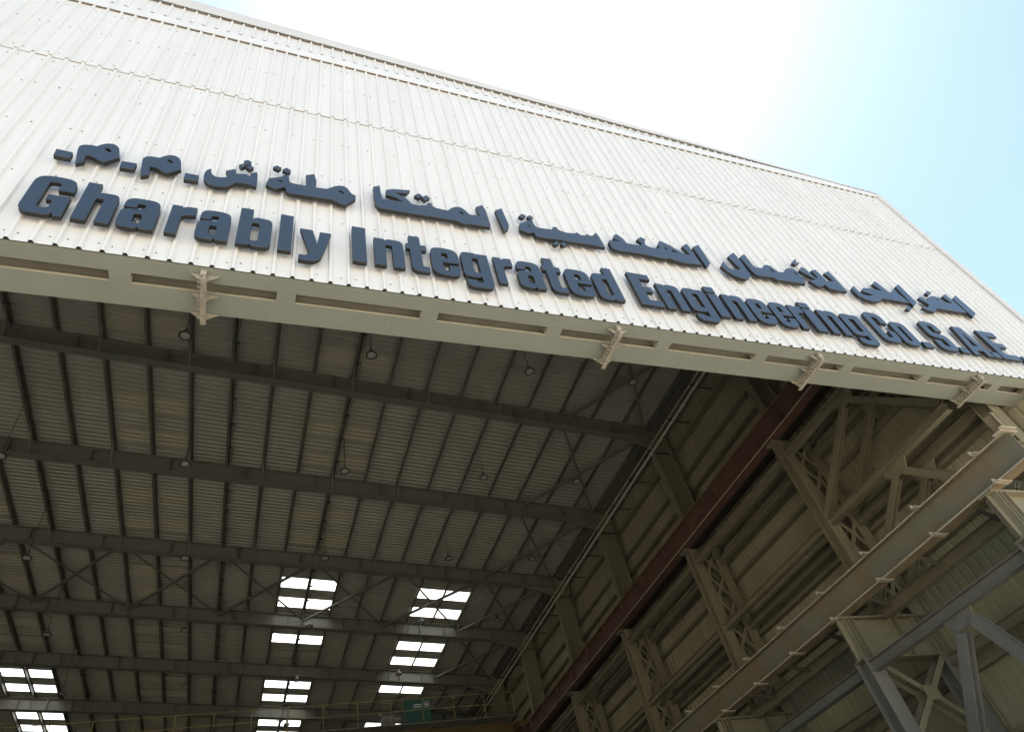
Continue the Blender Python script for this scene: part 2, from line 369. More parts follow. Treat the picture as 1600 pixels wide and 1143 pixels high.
# flashings: a drip strip over the ribs, the roof edge, the corner
b = MB()
b.box(-20, 17.19, FY - .062, FY - .054, 16.28, 16.63)
k = math.ceil((-20 - RPH) / RP)
while RPH + k * RP < 17.2:                    # rib ends showing along the top of the strip
    c = RPH + k * RP
    b.box(c - .035, c + .035, FY - .066, FY - .0625, 16.62, 16.655, 2)
    k += 1
b.box(-20, 17.19, FY - .0535, FY - .0125, 16.30, 16.305, 2)  # dark cap painted as the shade behind the drip strip
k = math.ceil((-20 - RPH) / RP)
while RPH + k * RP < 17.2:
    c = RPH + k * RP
    b.box(c + .04, c + RP - .04, FY - .053, FY - .0135, 16.278, 16.2995, 2)  # dark dashes standing in for shade in the troughs
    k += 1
obj('drip_flashing', b, ['clad', 'screw', 'flashgap'], hall, (0, FY, 16.28))
b = MB()
for xa, xb in ((-20, 17.42),):
    b.add([(xa, FY - .075, flz(xa)), (xb, FY - .075, flz(xb)), (xb, FY - .075, topz(xb)), (xa, FY - .075, topz(xa)),
           (xa, FY + .35, flz(xa)), (xb, FY + .35, flz(xb)), (xb, FY + .35, topz(xb) + .02), (xa, FY + .35, topz(xa) + .02)],
          [(0, 1, 2, 3), (3, 2, 6, 7), (5, 4, 7, 6), (1, 5, 6, 2)])
k = math.ceil((-20 - RPH) / RP)
while RPH + k * RP < 17.2:
    c = RPH + k * RP
    zt = flz(c + RP / 2)
    b.box(c + .04, c + RP - .04, FY - .07, FY - .0135, zt - .012, zt + .012, 1)  # dark dashes put in for the shade under the edge flashing
    k += 1
obj('roof_edge_flashing', b, ['trim', 'flashgap'], hall, (0, FY, 16.5))
b = MB()
b.box(17.19, 17.44, FY - .07, FY + .02, GZ, topz(17.5) - .02)
b.box(17.41, 17.44, FY + .021, FY + .25, GZ, topz(17.5) - .02)
obj('corner_flashing', b, 'trim', hall, (17.4, FY, GZ))
# the strip of wall right of the doorway, and outer walls nobody sees from here
b = front_sheet(GZ, 7.79, FY + .02, 16.0, 17.15)
b.box(15.9, 16.0, FY + .02, FY + .3, GZ, 7.78)
b.box(17.2, 17.24, FY + .03, FY + 1.6, GZ, 16.3)
obj('jamb_cladding', b, 'clad', hall, (16.5, FY, GZ))

# header over the doorway: two chords side by side, joined by batten plates
b = MB()
HX0, HX1 = XL, 17.18
b.box(HX0, HX1, FY + .03, FY + .26, 7.80, 8.32)
b.box(HX0, HX1, FY + .425, FY + .79, 7.80, 7.835)
b.box(HX0, HX1, FY + .50, FY + .785, 7.835, 8.32)
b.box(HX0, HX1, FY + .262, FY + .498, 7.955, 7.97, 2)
b.box(HX0, HX1, FY + .421, FY + .424, 7.802, 7.833, 1)
for k in range(-11, 9):
    c = .12 + 2.015 * k
    b.box(c - .125, c + .125, FY + .2, FY + .46, 7.7975, 7.8)
    b.box(c - .125, c + .125, FY + .262, FY + .419, 7.8, 7.95, 1)
for k in range(-11, 9):                       # site splices
    if k % 3 == 0:
        b.box(1.62 + 2.015 * k - .008, 1.62 + 2.015 * k + .008, FY + .46, FY + .792, 7.797, 8.3)
obj('header_beam', b, ['header', 'dust', 'slot'], hall, (0, FY, 7.8))
# closed back of the front wall above the header
b = MB()
b.box(HX0, HX1, FY + .8, FY + .84, 8.32, 8.36)
obj('header_ledge', b, 'header', hall, (0, FY, 8.3))

# door guide brackets under the header
def bracket():
    b = MB()
    y0, y1, z = FY + .07, FY + .80, 7.8
    b.box(-.012, .012, y0, y1, z - .17, z - .008)
    b.box(-.036, .036, y0 - .01, y1 + .03, z - .185, z - .17)
    for y in (y0 + .05, (y0 + y1) / 2, y1 - .04):
        for s in (-1, 1):
            b.add([(s * .012, y, z - .01), (s * .165, y, z - .02), (s * .17, y, z - .032), (s * .012, y, z - .165),
                   (s * .012, y + .012, z - .01), (s * .165, y + .012, z - .02), (s * .17, y + .012, z - .032), (s * .012, y + .012, z - .165)],
                  [(0, 1, 2, 3), (7, 6, 5, 4), (0, 4, 5, 1), (1, 5, 6, 2), (2, 6, 7, 3), (3, 7, 4, 0)])
    n = 9
    for k in range(n):                        # bolt ends along one side
        y = y0 + .08 + (y1 - y0 - .14) * k / (n - 1)
        b.box(-.075, -.02, y - .012, y + .012, z - .165, z - .145)
    b.box(-.05, .02, y0 - .03, y0 + .03, z - .12, z - .02)
    return b
bk = obj('guide_bracket', bracket(), 'bracket', hall, (0, FY, 7.8))
for i, x in enumerate((-.9, 5.18, 9.31, 13.48)):
    o = bk if i == 0 else bk.copy()
    if i:
        C.objects.link(o)
        o.parent = hall
    o.location.x = x

# rafters
def rafter(y):
    b = MB()
    for xa, xb in ((14.6, RIDGE), (2 * RIDGE - 14.6, RIDGE)):
        za, zc = zb(14.6), zb(RIDGE)
        b.ibeam((xa, y, za + .31), (xb, y, zc + .31), .30, .62, .02, .014)
    x = 12.6
    while x > RIDGE:
        b.box(x - .008, x + .008, y - .145, y + .145, zb(x) + .02, zb(x) + .6)
        x -= 2.62
    for x in (8.7, -.45, -9.6):               # bolted splices
        for s in (-1, 1):
            b.box(x + s * .018 - .012, x + s * .018 + .012, y - .155, y + .155, zb(x) - .03, zb(x) + .6)
    # haunch at the knee
    b.add([(14.3, y - .011, zb(14.3)), (12.4, y - .011, zb(12.4)), (14.3, y - .011, zb(14.3) - .45),
           (14.3, y + .011, zb(14.3)), (12.4, y + .011, zb(12.4)), (14.3, y + .011, zb(14.3) - .45)],
          [(0, 1, 2), (3, 5, 4), (0, 3, 4, 1), (1, 4, 5, 2), (2, 5, 3, 0)])
    for k, x in enumerate(PX):                # fly braces from the bottom flange to the purlins
        if k % 2 == 0 and x < 13.5:
            b.bar((x, y - .1, zb(x) + .05), (x, y - .62, zb(x) + .68), .04, .04)
    return b
rf = obj('rafter', rafter(FR[1]), 'steel', hall, (0, FR[1], 15.7))
for y in FR[2:]:
    c = rf.copy()
    C.objects.link(c)
    c.parent = hall
    c.location.y += y - FR[1]
fr = obj('rafter', rafter(6.6), 'steel', hall, (0, 6.6, 15.7))

# purlins
for x in PX:
    z = zb(x) + .62
    b = MB()
    b.prof((x, 5.7, z), (x, YB, z), (0, 0, 1), [(-.075, 0), (.008, 0), (.008, .19), (.075, .19), (.075, .2), (-.008, .2), (-.008, .012), (-.075, .012)])
    obj('purlin', b, 'purlin', hall, (x, 5.7, z))
b = MB()                                      # eave strut over the wall
b.box(14.42, 15.2, 5.7, YB, zb(14.4) + .45, zb(14.4) + .62)
obj('eave_strut', b, 'purlin', hall, (14.8, 5.7, 16.3))

# roof sheets with openings for the skylight strips (two per bay in every fifth pair of purlin spaces)
SKX = [(PX[11 + 0], PX[11 + 2]), (PX[11 + 5], PX[11 + 7]), (PX[1], PX[3]), (PX[6], PX[8])]
SKX_CLEAR = [(1.47, 4.09), (8.02, 10.64), (-11.63, -9.01), (-5.08, -2.46)]
def rows(f): return ((f + 2.33, f + 3.21), (f + 4.12, f + 5.0))
def lit(ci, k, j):
    if ci == 3: return False
    if k < 3: return False
    if ci == 0: return not (k == 4 and j == 1)
    if ci == 1: return not (k == 5 and j == 1)
    return k >= 5
roof = MB()
xs = [RIDGE] + [p for p in PX[:-1]] + [XW + .25]
def rz(x): return zb(x) + .825
holes = []
for ci, (xa, xb) in enumerate(SKX_CLEAR):
    for k in range(0, NFR - 1):
        for j, (ya, yb) in enumerate(rows(FR[1] + BAY * k)):
            if ci == 1 and k < 3: continue
            holes.append((ci, k, j, xa, xb, ya, yb))
        if ci in (0, 3) and k < 3:
            holes.append((ci, k, 2, xa, xb, FR[1] + BAY * k + .45, FR[1] + BAY * k + .95))
def yprofile(y0, y1):
    return ribs(y0, y1, 5.9, .22, .09, .035, .035)
for xa, xb in zip(xs[:-1], xs[1:]):
    cuts = sorted([(h[5], h[6]) for h in holes if h[3] - .01 <= xa and xb <= h[4] + .01])
    spans, y = [], 5.62
    for ya, yb in cuts:
        spans.append((y, ya)); y = yb
    spans.append((y, YB))
    for ya, yb in spans:
        o = yprofile(ya, yb)
        for (p, hp), (q, hq) in zip(o[:-1], o[1:]):
            roof.add([(xa, p, rz(xa) + hp), (xb, p, rz(xb) + hp), (xb, q, rz(xb) + hq), (xa, q, rz(xa) + hq)], [(0, 1, 2, 3)])
obj('roof_sheeting', roof, 'roof', hall, (0, 6, 17))
b = MB()
b.add([(RIDGE, 5.62, rz(RIDGE)), (XL - .25, 5.62, rz(XW + .25)), (XL - .25, YB, rz(XW + .25)), (RIDGE, YB, rz(RIDGE))], [(0, 1, 2, 3)])
obj('roof_sheeting', b, 'roof', hall, (-30, 6, 17))
for ci, k, j, xa, xb, ya, yb in holes:
    b = MB()
    o = yprofile(ya - .03, yb + .03)
    for (p, hp), (q, hq) in zip(o[:-1], o[1:]):
        b.add([(xa, p, rz(xa) + hp + .006), (xb, p, rz(xb) + hp + .006), (xb, q, rz(xb) + hq + .006), (xa, q, rz(xa) + hq + .006)], [(0, 1, 2, 3)])
    l = lit(ci, k, j)
    o = obj('skylight_pane', b, 'pane' if l else 'tanpane', hall, ((xa + xb) / 2, (ya + yb) / 2, rz((xa + xb) / 2)))
    if not l: o['label'] = 'tan skylight pane dulled by dust'

# conduits clipped under some purlins
for x in (PX[4], PX[9], PX[12]):
    z = zb(x) + .60
    b = MB()
    b.tube((x + .06, 5.8, z), (x + .06, 52, z), .022, 6)
    y = 6.4
    while y < 52:
        b.box(x - .02, x + .16, y, y + .03, z - .03, z + .04)
        b.tube((x + .16, y, z - .01), (x + .13, y + .8, z - .05), .010, 5)
        y += 1.31
    obj('conduit', b, 'cable', hall, (x, 6, z))

# roof bracing
def brace(p, q, r=.05, name='roof_brace', m='steel'):
    b = MB()
    b.prof(p, q, (0, 0, 1), [(-r, -r), (r, -r), (r, -r + .012), (-r + .012, -r + .012), (-r + .012, r), (-r, r)])
    return obj(name, b, m, hall, p)
for k in range(0, 7):
    ya, yb = FR[1] + BAY * k + .12, FR[1] + BAY * (k + 1) - .12
    xa, xb = PX[18], 14.05
    brace((xa, ya, zb(xa) + .40), (xb, yb, zb(xb) + .40))
    brace((xb, ya, zb(xb) + .28), (xa, yb, zb(xa) + .28))
ya, yb = FR[4] + .12, FR[5] - .12
for i in range(0, 18, 3):
    xa, xb = PX[i], PX[i + 3]
    brace((xa, ya, zb(xa) + .42), (xb, yb, zb(xb) + .42))
    brace((xb, ya, zb(xb) + .30), (xa, yb, zb(xa) + .30))

# right wall: cladding, girts
b = MB()
o = ribs(5.62, YB, 5.8, .25, .07, .035, .035)
for (p, hp), (q, hq) in zip(o[:-1], o[1:]):
    b.add([(XW + .03 + hp, p, GZ), (XW + .03 + hp, p, zb(XW) + .8), (XW + .03 + hq, q, zb(XW) + .8), (XW + .03 + hq, q, GZ)], [(0, 1, 2, 3)])
obj('wall_cladding', b, 'wall', hall, (XW, 6, GZ))
for z in (15.25, 14.08, 13.35, 12.2, 10.95, 10.35, 9.72, 8.45, 7.85, 6.6, 5.35, 4.1, 2.85, 1.6, .35):
    b = MB()
    b.prof((XW - .10, 5.7, z), (XW - .10, YB, z), (0, 0, 1), [(-.1, -.045), (.1, -.045), (.1, .045), (.085, .045), (.085, -.03), (-.085, -.03), (-.085, .045), (-.1, .045)])
    obj('girt', b, 'column', hall, (XW, 5.7, z))
b = MB()
b.box(XL, XL + .06, 5.62, YB, GZ, zb(XW) + .8)
obj('wall_cladding', b, 'wall', hall, (XL, 6, GZ))
b = MB()
b.add([(XL, YB, GZ), (XW, YB, GZ), (XW, YB, zb(XW) + .8), (RIDGE, YB, zb(RIDGE) + .9), (XL, YB, zb(XW) + .8)], [(0, 1, 2, 3, 4)])
obj('wall_cladding', b, 'wall', hall, (0, YB, GZ))

# columns: solid shaft above the crane level, a pair of laced legs below it, a wider braced foot at the bottom
def hcol(b, xc, y, z0, z1, w=.35, d=.30, mi=0):
    """H section on end with its two flanges facing front and back"""
    b.prof((xc, y, z0), (xc, y, z1), (0, 1, 0), [(-w / 2, -d / 2), (w / 2, -d / 2), (w / 2, -d / 2 + .02), (.008, -d / 2 + .02), (.008, d / 2 - .02),
           (w / 2, d / 2 - .02), (w / 2, d / 2), (-w / 2, d / 2), (-w / 2, d / 2 - .02), (-.008, d / 2 - .02), (-.008, -d / 2 + .02), (-w / 2, -d / 2 + .02)], mi)
ZT, ZM, ZL = 10.72, 5.46, 4.55
def column(y, front=False):
    b = MB()
    zt = zb(14.5) + .6
    b.ibeam((14.45, y, ZT + .02), (14.45, y, zt), .28, .78, .022, .026, up=(1, 0, 0))
    b.box(14.07, 14.84, y - .15, y + .15, zt - .62, zt - .60)
    b.box(13.5, 15.0, y - .17, y + .17, ZT - .02, ZT + .02)
    c = obj('column', b, 'column', hall, (14.4, y, GZ))
    for xc in ((14.74,) if front else (13.86, 14.74)):
        b = MB()
        hcol(b, xc, y, ZM + .02, ZT - .02)
        obj('leg', b, 'column', c, (xc, y, ZM))
    for yy in (() if front else (y - .155, y + .14)):
        b = MB()
        xa, xb = 13.98, 14.62
        n = 6
        for k in range(n):
            z0 = ZM + .1 + (ZT - ZM - .2) * k / n
            z1 = ZM + .1 + (ZT - ZM - .2) * (k + 1) / n
            b.bar((xa, yy - .006, z0), (xb, yy - .006, z1), .10, .012, up=(0, 1, 0))
            b.bar((xa, yy + .008, z1), (xb, yy + .008, z0), .10, .012, up=(0, 1, 0))
            zm = (z0 + z1) / 2
            b.add([(14.3 + r * math.cos(t), yy - .016, zm + r * math.sin(t)) for r, t in [(.15, math.pi * (.25 + .5 * i)) for i in range(4)]], [(0, 1, 2, 3)])
            for xx, s in ((xa + .01, 1), (xb - .01, -1)):
                b.add([(xx - s * .08, yy - .014, z0 - .16), (xx + s * .13, yy - .014, z0 - .06), (xx + s * .13, yy - .014, z0 + .06), (xx - s * .08, yy - .014, z0 + .16)], [(0, 1, 2, 3)])
        obj('lacing', b, 'column', c, (14.3, yy, ZM))
    # bracket girder and wide lower legs
    b = MB()
    b.box(12.28, 14.96, y - .15, y + .15, ZM - .02, ZM + .018)
    b.box(12.28, 14.96, y - .15, y + .15, ZL - .02, ZL)
    b.box(12.30, 14.94, y - .012, y + .012, ZL, ZM - .02)
    for xx in (12.42, 12.52, 12.66, 13.76, 13.9, 14.5, 14.62, 14.85):
        b.box(xx - .008, xx + .008, y - .14, y + .14, ZL, ZM - .02)
    obj('bracket_girder', b, 'column', c, (13.6, y, ZL))
    for xc in (12.52, 14.76):
        b = MB()
        hcol(b, xc, y, GZ, ZL - .02, .40, .32)
        obj('leg', b, 'blue_steel', c, (xc, y, GZ))
    b = MB()
    xa, xb = 12.70, 14.58
    for k in range(4):
        z1 = ZL - .08 - 1.5 * k
        z0 = z1 - 1.42
        for yy in (y - .13, y + .13):
            zm = (z0 + z1) / 2
            b.bar((xa, yy, z0), (xb, yy, z1), .12, .02, up=(0, 1, 0))
            b.bar((xa, yy + .022, z1), (xb, yy + .022, z0), .12, .02, up=(0, 1, 0))
            b.box((xa + xb) / 2 - .2, (xa + xb) / 2 + .2, yy - .024, yy - .012, zm - .15, zm + .15)
            b.bar((xa, yy + .04, z0 + .05), (xb, yy + .04, z1 + .05), .012, .06, up=(0, 1, 0))
            b.bar((xa, yy + .05, z1 + .05), (xb, yy + .05, z0 + .05), .012, .06, up=(0, 1, 0))
    obj('lacing', b, 'column', c, (13.6, y, GZ))
    return c
col0 = column(FR[1])
column(6.52, True)
for y in FR[2:]:
    copy_tree(col0, hall, (0, y - FR[1], 0))

# struts along the wall between the columns, and inverted V braces in the front bay
def strut(x, z, y0, y1, s=.19, m='column', name='strut'):
    b = MB()
    b.ibeam((x, y0, z), (x, y1, z), s, s, .016, .012)
    return obj(name, b, m, hall, (x, y0, z))
def vbrace(x, ya, za, yb, zb_, s=.17, m='column'):
    b = MB()
    b.ibeam((x, ya, za), (x, yb, zb_), s, s * .8, .014, .012, up=(1, 0, 0))
    return obj('wall_brace', b, m, hall, (x, ya, za))
def gusset(x, y, z, m='column'):
    b = MB()
    b.add([(x + dx, y + dy, z + dz) for dx in (-.013, .013) for dy, dz in ((-.42, .1), (.42, .1), (.22, -.26), (-.22, -.26))],
          [(0, 1, 2, 3), (7, 6, 5, 4), (0, 4, 5, 1), (1, 5, 6, 2), (2, 6, 7, 3), (3, 7, 4, 0)])
    return obj('gusset_plate', b, m, hall, (x, y, z))
ys = [6.52] + FR[1:]
for i, (ya, yb) in enumerate(zip(ys[:-1], ys[1:])):
    for x in (13.80, 14.72):
        for z in (10.25, 7.98):
            strut(x, z, ya + .15, yb - .15)
    strut(12.46, 4.36, ya + .16, yb - .16, .22, 'blue_steel')
    strut(14.76, 4.36, ya + .16, yb - .16, .22, 'column')
ya, yb = ys[0], ys[1]
ym = 8.55
for x in (13.80, 14.72):
    for z, zl in ((10.25, 8.05), (7.98, 5.75)):
        gusset(x, ym, z - .12)
        vbrace(x, ym + .12, z - .36, yb - .12, zl + .1)
        vbrace(x, ym - .12, z - .3, ya + .2, zl + .1)
for x, m in ((12.46, 'blue_steel'), (14.76, 'column')):
    gusset(x, ym, 4.26, m)
    vbrace(x, ym + .1, 3.95, yb - .12, .6, .22, m)
    vbrace(x, ym - .25, 4.05, ya + .2, .6, .22, m)
# ------------------------------------------------------------------ things resting on or hung from the hall
# red runway girder on the column tops
t = thing('crane_girder', 'long rusty red crane girder running along the upper right wall', 'girder', (13.55, 5.7, ZT + .02))
b = MB()
z0, z1 = ZT + .02, ZT + .72
b.ibeam((13.55, 5.7, (z0 + z1) / 2), (13.55, YB, (z0 + z1) / 2), .34, z1 - z0, .022, .016)
y = 6.5
while y < 60:
    b.box(13.40, 13.70, y - .006, y + .006, z0 + .022, z1 - .022)
    y += 1.8167
b.box(13.374, 13.3795, 5.7, YB, z0 - .002, z0 + .03, 2)
b.box(13.36, 13.3795, 5.7, YB, z0 + .0225, z0 + .03, 1)
b.box(13.374, 13.3795, 5.7, YB, z1 - .03, z1 - .002, 1)
obj('beam', b, ['red', 'rust', 'dust'], t, (13.55, 5.7, z0))
b = MB()
b.box(13.51, 13.59, 5.8, YB, z1 + .002, z1 + .09)
obj('rail', b, 'rust', t, (13.55, 5.8, z1))

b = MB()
b.box(13.74, 14.12, 5.8, YB, z0 + .05, z0 + .10)  # dark strip added as the shade in the gap behind the girder
obj('gap_shade_strip', b, 'gap', t, (13.9, 5.8, z0))

# lower girder with pale clips, its near end standing free over the doorway
t = thing('clipped_girder', 'rust-streaked grey girder with pale clips, near end free below the header', 'girder', (12.45, 5.5, ZM + .02))
b = MB()
z0, z1 = ZM + .03, ZM + .62
b.ibeam((12.45, 5.5, (z0 + z1) / 2), (12.45, 60, (z0 + z1) / 2), .30, z1 - z0, .022, .016)
b.box(12.294, 12.2995, 5.5, 60, z1 - .026, z1 + .002, 1)  # pale dusty flange edges, lightened for the light they catch
b.box(12.294, 12.2995, 5.5, 60, z0 - .002, z0 + .026, 1)
obj('beam', b, ['girder', 'dust'], t, (12.45, 5.5, z0))
b = MB()
b.box(12.302, 12.598, 5.51, 60, z0 - .008, z0 - .002)
obj('bottom_plate', b, 'rust', t, (12.45, 5.5, z0))
clip = None
y = 6.12
while y < 34:
    for z, dx in ((z1 + .012, 0), (z0 - .02, .0)):
        b = MB()
        b.prof((12.15, y, z), (12.53, y + .02, z), (0, 0, 1), [(-.055, -.03), (.055, -.03), (.055, -.012), (-.035, -.012), (-.035, .06), (-.055, .06)])
        obj('clip', b, 'clip', t, (12.3, y, z))
    y += 1.62
b = MB()                                      # end stop
b.ibeam((12.45, 5.56, z1 + .02), (12.45, 5.56, z1 + .46), .10, .16, .014, .01, up=(0, 1, 0))
obj('end_stop', b, 'rust', t, (12.45, 5.56, z1))
b = MB()
b.box(12.22, 12.68, 5.48, 5.66, z1 + .003, z1 + .028)
b.box(12.24, 12.66, 5.44, 5.50, z1 + .05, z1 + .075)
obj('end_plate', b, 'clip', t, (12.45, 5.5, z1))
ties = [((12.6, 5.74, z1 - .12), (13.72, 5.74, z1 - .12), .16)]
y = 7.0
while y < 30:
    ties.append(((12.6, y, z0 + .06), (13.62, y + .35, z0 + .06), .07))
    y += 1.62
for p, q, s in ties:
    b = MB()
    b.ibeam(p, q, s, s, .012, .01)
    obj('tie_beam', b, 'girder', t, p)
b = MB()
b.ibeam((13.72, 6.9, z0 + .05), (13.72, 60, z0 + .05), .20, .26, .014, .01)
obj('edge_beam', b, 'column', t, (13.72, 6.9, z0))

# thin hanging rod
b = MB()
b.tube((12.72, 6.75, ZM - .02), (12.72, 6.75, 3.2), .018)
tag(obj('hanging_rod', b, 'pipe', None, (12.72, 6.75, 3.2)), 'thin pale rod hanging down beside the clipped grey girder', 'rod')

# conductor pipe along the columns with its support hooks
t = thing('conductor_pipe', 'pale pipe with dark support hooks running along the top of the right wall', 'pipe', (13.97, 6, 15.02))
b = MB()
y = 6.0
b.tube((13.97, 6, 15.02), (13.97, 60, 15.02), .05, 10)
while y < 60:
    b.tube((13.97, y, 15.02), (13.97, y + .12, 15.02), .065, 10)
    y += 2.6
obj('pipe_run', b, 'pipe', t, (13.97, 6, 15.02))
b = MB()
b.bar((13.80, 6, 15.10), (13.80, 60, 15.10), .02, .03)
y = 6.05
while y < 45:
    b.box(13.785, 13.815, y, y + .07, 15.115, 15.15)
    y += .16
obj('cable_strip', b, 'pipe', t, (13.8, 6, 15.1))
y = 7.6
while y < 45:
    b = MB()
    b.bar((13.74, y, 15.09), (14.1, y, 14.95), .05, .025)
    b.bar((14.1, y, 14.95), (14.62, y, 14.95), .05, .025)
    b.bar((14.62, y, 14.94), (14.70, y, 15.02), .05, .025)
    obj('hook', b, 'cable', t, (13.9, y, 15.0))
    y += 1.75

# overhead crane
t = thing('overhead_crane', 'yellow travelling crane bridge with handrail deep inside the hall', 'crane', (0, 34.1, 11.6))
b = MB()
b.box(XL + 1.8, 13.35, 33.85, 34.45, 11.62, 12.12)
b.box(13.25, 13.85, 33.0, 35.3, 11.56, 11.86)
obj('bridge_girder', b, 'yellow', t, (0, 34.1, 11.6))
b = MB()
b.box(XL + 2, 13.3, 33.05, 33.83, 12.10, 12.14)
for k in range(26):
    b.box(13 - k * 2.0, 13.06 - k * 2.0, 33.05, 33.84, 12.02, 12.10)
obj('walkway', b, 'steel', t, (0, 33.4, 12.1))
b = MB()
for z in (12.72, 13.25):
    b.tube((XL + 2, 33.08, z), (13.2, 33.08, z), .018)
x = 13.2
while x > XL + 2:
    b.tube((x, 33.08, 12.1), (x, 33.08, 13.25), .02)
    x -= 1.55
obj('handrail', b, 'handrail', t, (0, 33.08, 12.1))
b = MB()
b.tube((6.6, 33.4, 12.42), (7.15, 33.4, 12.42), .22, 14)
b.box(6.6, 7.2, 33.2, 33.6, 12.14, 12.25)
b.tube((7.15, 33.4, 12.42), (7.5, 33.4, 12.42), .12, 12)
obj('drive_motor', b, 'steel', t, (6.8, 33.4, 12.2))
t = thing('switch_cabinet', 'green metal cabinet with white notices on the crane walkway', 'cabinet', (8.3, 33.4, 12.14))
b = MB()
b.box(7.75, 8.95, 33.2, 33.7, 12.14, 13.3)
b.box(7.78, 8.34, 33.185, 33.2, 12.2, 13.25)
b.box(8.36, 8.92, 33.185, 33.2, 12.2, 13.25)
obj('housing', b, 'teal', t, (8.3, 33.4, 12.14))
b = MB()
for x0, x1, z0_, z1_ in ((7.55, 7.9, 12.98, 13.03), (7.5, 7.92, 12.88, 12.92), (8.05, 8.07, 12.86, 13.12), (8.27, 8.29, 12.86, 13.12), (8.07, 8.27, 13.1, 13.12), (8.07, 8.27, 12.86, 12.88), (8.12, 8.22, 12.94, 13.04)):
    b.box(x0 + .6, x1 + .6, 33.176, 33.184, z0_, z1_)
obj('notice', b, 'white', t, (8.5, 33.18, 12.9))

# high-bay lamps
LS = .8
def lamp():
    t = thing('pendant_lamp', None, 'lamp', (0, 0, 0), 'round pendant lamps under the roof')
    b = MB()
    b.lathe(0, 0, [(r * LS, z * LS) for r, z in [(.0, .34), (.06, .34), (.075, .22), (.10, .17), (.17, .08), (.205, .0), (.215, -.012), (.20, -.014), (.165, .075), (.09, .16), (.0, .165)]], 24)
    obj('lamp_shade', b, 'lamp', t, (0, 0, 0), True)
    b = MB()
    b.lathe(0, 0, [(r * LS, z * LS) for r, z in [(.172, -.016), (.222, -.016), (.226, .0), (.222, .014), (.21, .016)]], 24)
    obj('rim', b, 'cable', t, (0, 0, 0), True)
    b = MB()
    b.lathe(0, 0, [(r * LS, z * LS) for r, z in [(0, -.004), (.12, -.004), (.178, .012), (.178, .02), (0, .022)]], 24)
    obj('lamp_glass', b, 'lens', t, (0, 0, 0), True)
    return t
lp = lamp()
first = True
COLN = {-7.6: 'far left', -2.35: 'left middle', 2.96: 'centre', 8.32: 'right middle', 12.35: 'right'}
ROWN = ['nearest the white front', 'in the second row from the front', 'in the third row from the front', 'in the fourth row from the front', 'in the fifth row from the front', 'in the sixth row from the front', 'in the farthest row']
for r in range(6):
    for x in (-7.6, -2.35, 2.96, 8.32, 12.35):
        if r == 0 and x < -5: continue
        y = 13.9 + 5.72 * r
        z = 16.08
        o = lp if first else copy_tree(lp)
        first = False
        o.location = (x, y, z)
        o['label'] = '%s round pendant lamp %s' % (COLN[x], ROWN[r])
        b = MB()
        zt = zb(x) + .62
        b.tube((x, y, z + .26), (x, y, zt + .02), .012, 6)
        obj('chain', b, 'cable', o, (x, y, z + .33))

# ------------------------------------------------------------------ sign letters
def roundpoly(pts, seg=5):
    """pts: (x, y) or (x, y, r) -> outline with rounded corners"""
    out = []
    n = len(pts)
    for i in range(n):
        p = pts[i]
        P = Vector(p[:2])
        r = p[2] if len(p) > 2 else 0
        if not r:
            out.append((P.x, P.y))
            continue
        A, B = Vector(pts[i - 1][:2]), Vector(pts[(i + 1) % n][:2])
        la, lb = (A - P).length, (B - P).length
        r = min(r, la * .5 if len(pts[i - 1]) > 2 else la * .98, lb * .5 if len(pts[(i + 1) % n]) > 2 else lb * .98)
        a, c = P + (A - P).normalized() * r, P + (B - P).normalized() * r
        for k in range(seg + 1):
            t = k / seg
            q = a * (1 - t) ** 2 * 1.0 + P * 2 * t * (1 - t) + c * t * t
            # pull a little towards the corner so that it is rounder than a parabola
            q = q + (P - q) * .06 * math.sin(math.pi * t)
            out.append((q.x, q.y))
    return out
def area(p): return sum(p[i - 1][0] * p[i][1] - p[i][0] * p[i - 1][1] for i in range(len(p))) / 2
LF, LB = FY - .150, FY - .084                # front and back of the letters: they stand on the ribs
def plate(polys, yf=LF, yb=LB):
    b = MB()
    ps = []
    for i, p in enumerate(polys):
        if (area(p) > 0) != (i == 0): p = p[::-1]
        ps.append(p)
    flat = [v for p in ps for v in p]
    tris = tessellate_polygon([[Vector((x, z, 0)) for x, z in p] for p in ps])
    n = len(flat)
    c = .006
    b.add([(x, yf, z) for x, z in flat] + [(x, yb, z) for x, z in flat] + [(x, yf + .009, z) for x, z in flat], [], 0)
    for tr_ in tris:
        b.f.append(tuple(tr_)); b.m.append(0)
        b.f.append(tuple(i + n for i in tr_[::-1])); b.m.append(1)
    o = 0
    for p in ps:
        k = len(p)
        for i in range(k):
            j = (i + 1) % k
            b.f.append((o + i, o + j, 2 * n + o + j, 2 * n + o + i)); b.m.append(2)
            b.f.append((2 * n + o + i, 2 * n + o + j, n + o + j, n + o + i)); b.m.append(1)
        o += k
    return b
XH, CAP, S = .72, .93, .172
def rr(x0, x1, z0, z1, r): return [(x0, z0, r), (x1, z0, r), (x1, z1, r), (x0, z1, r)]
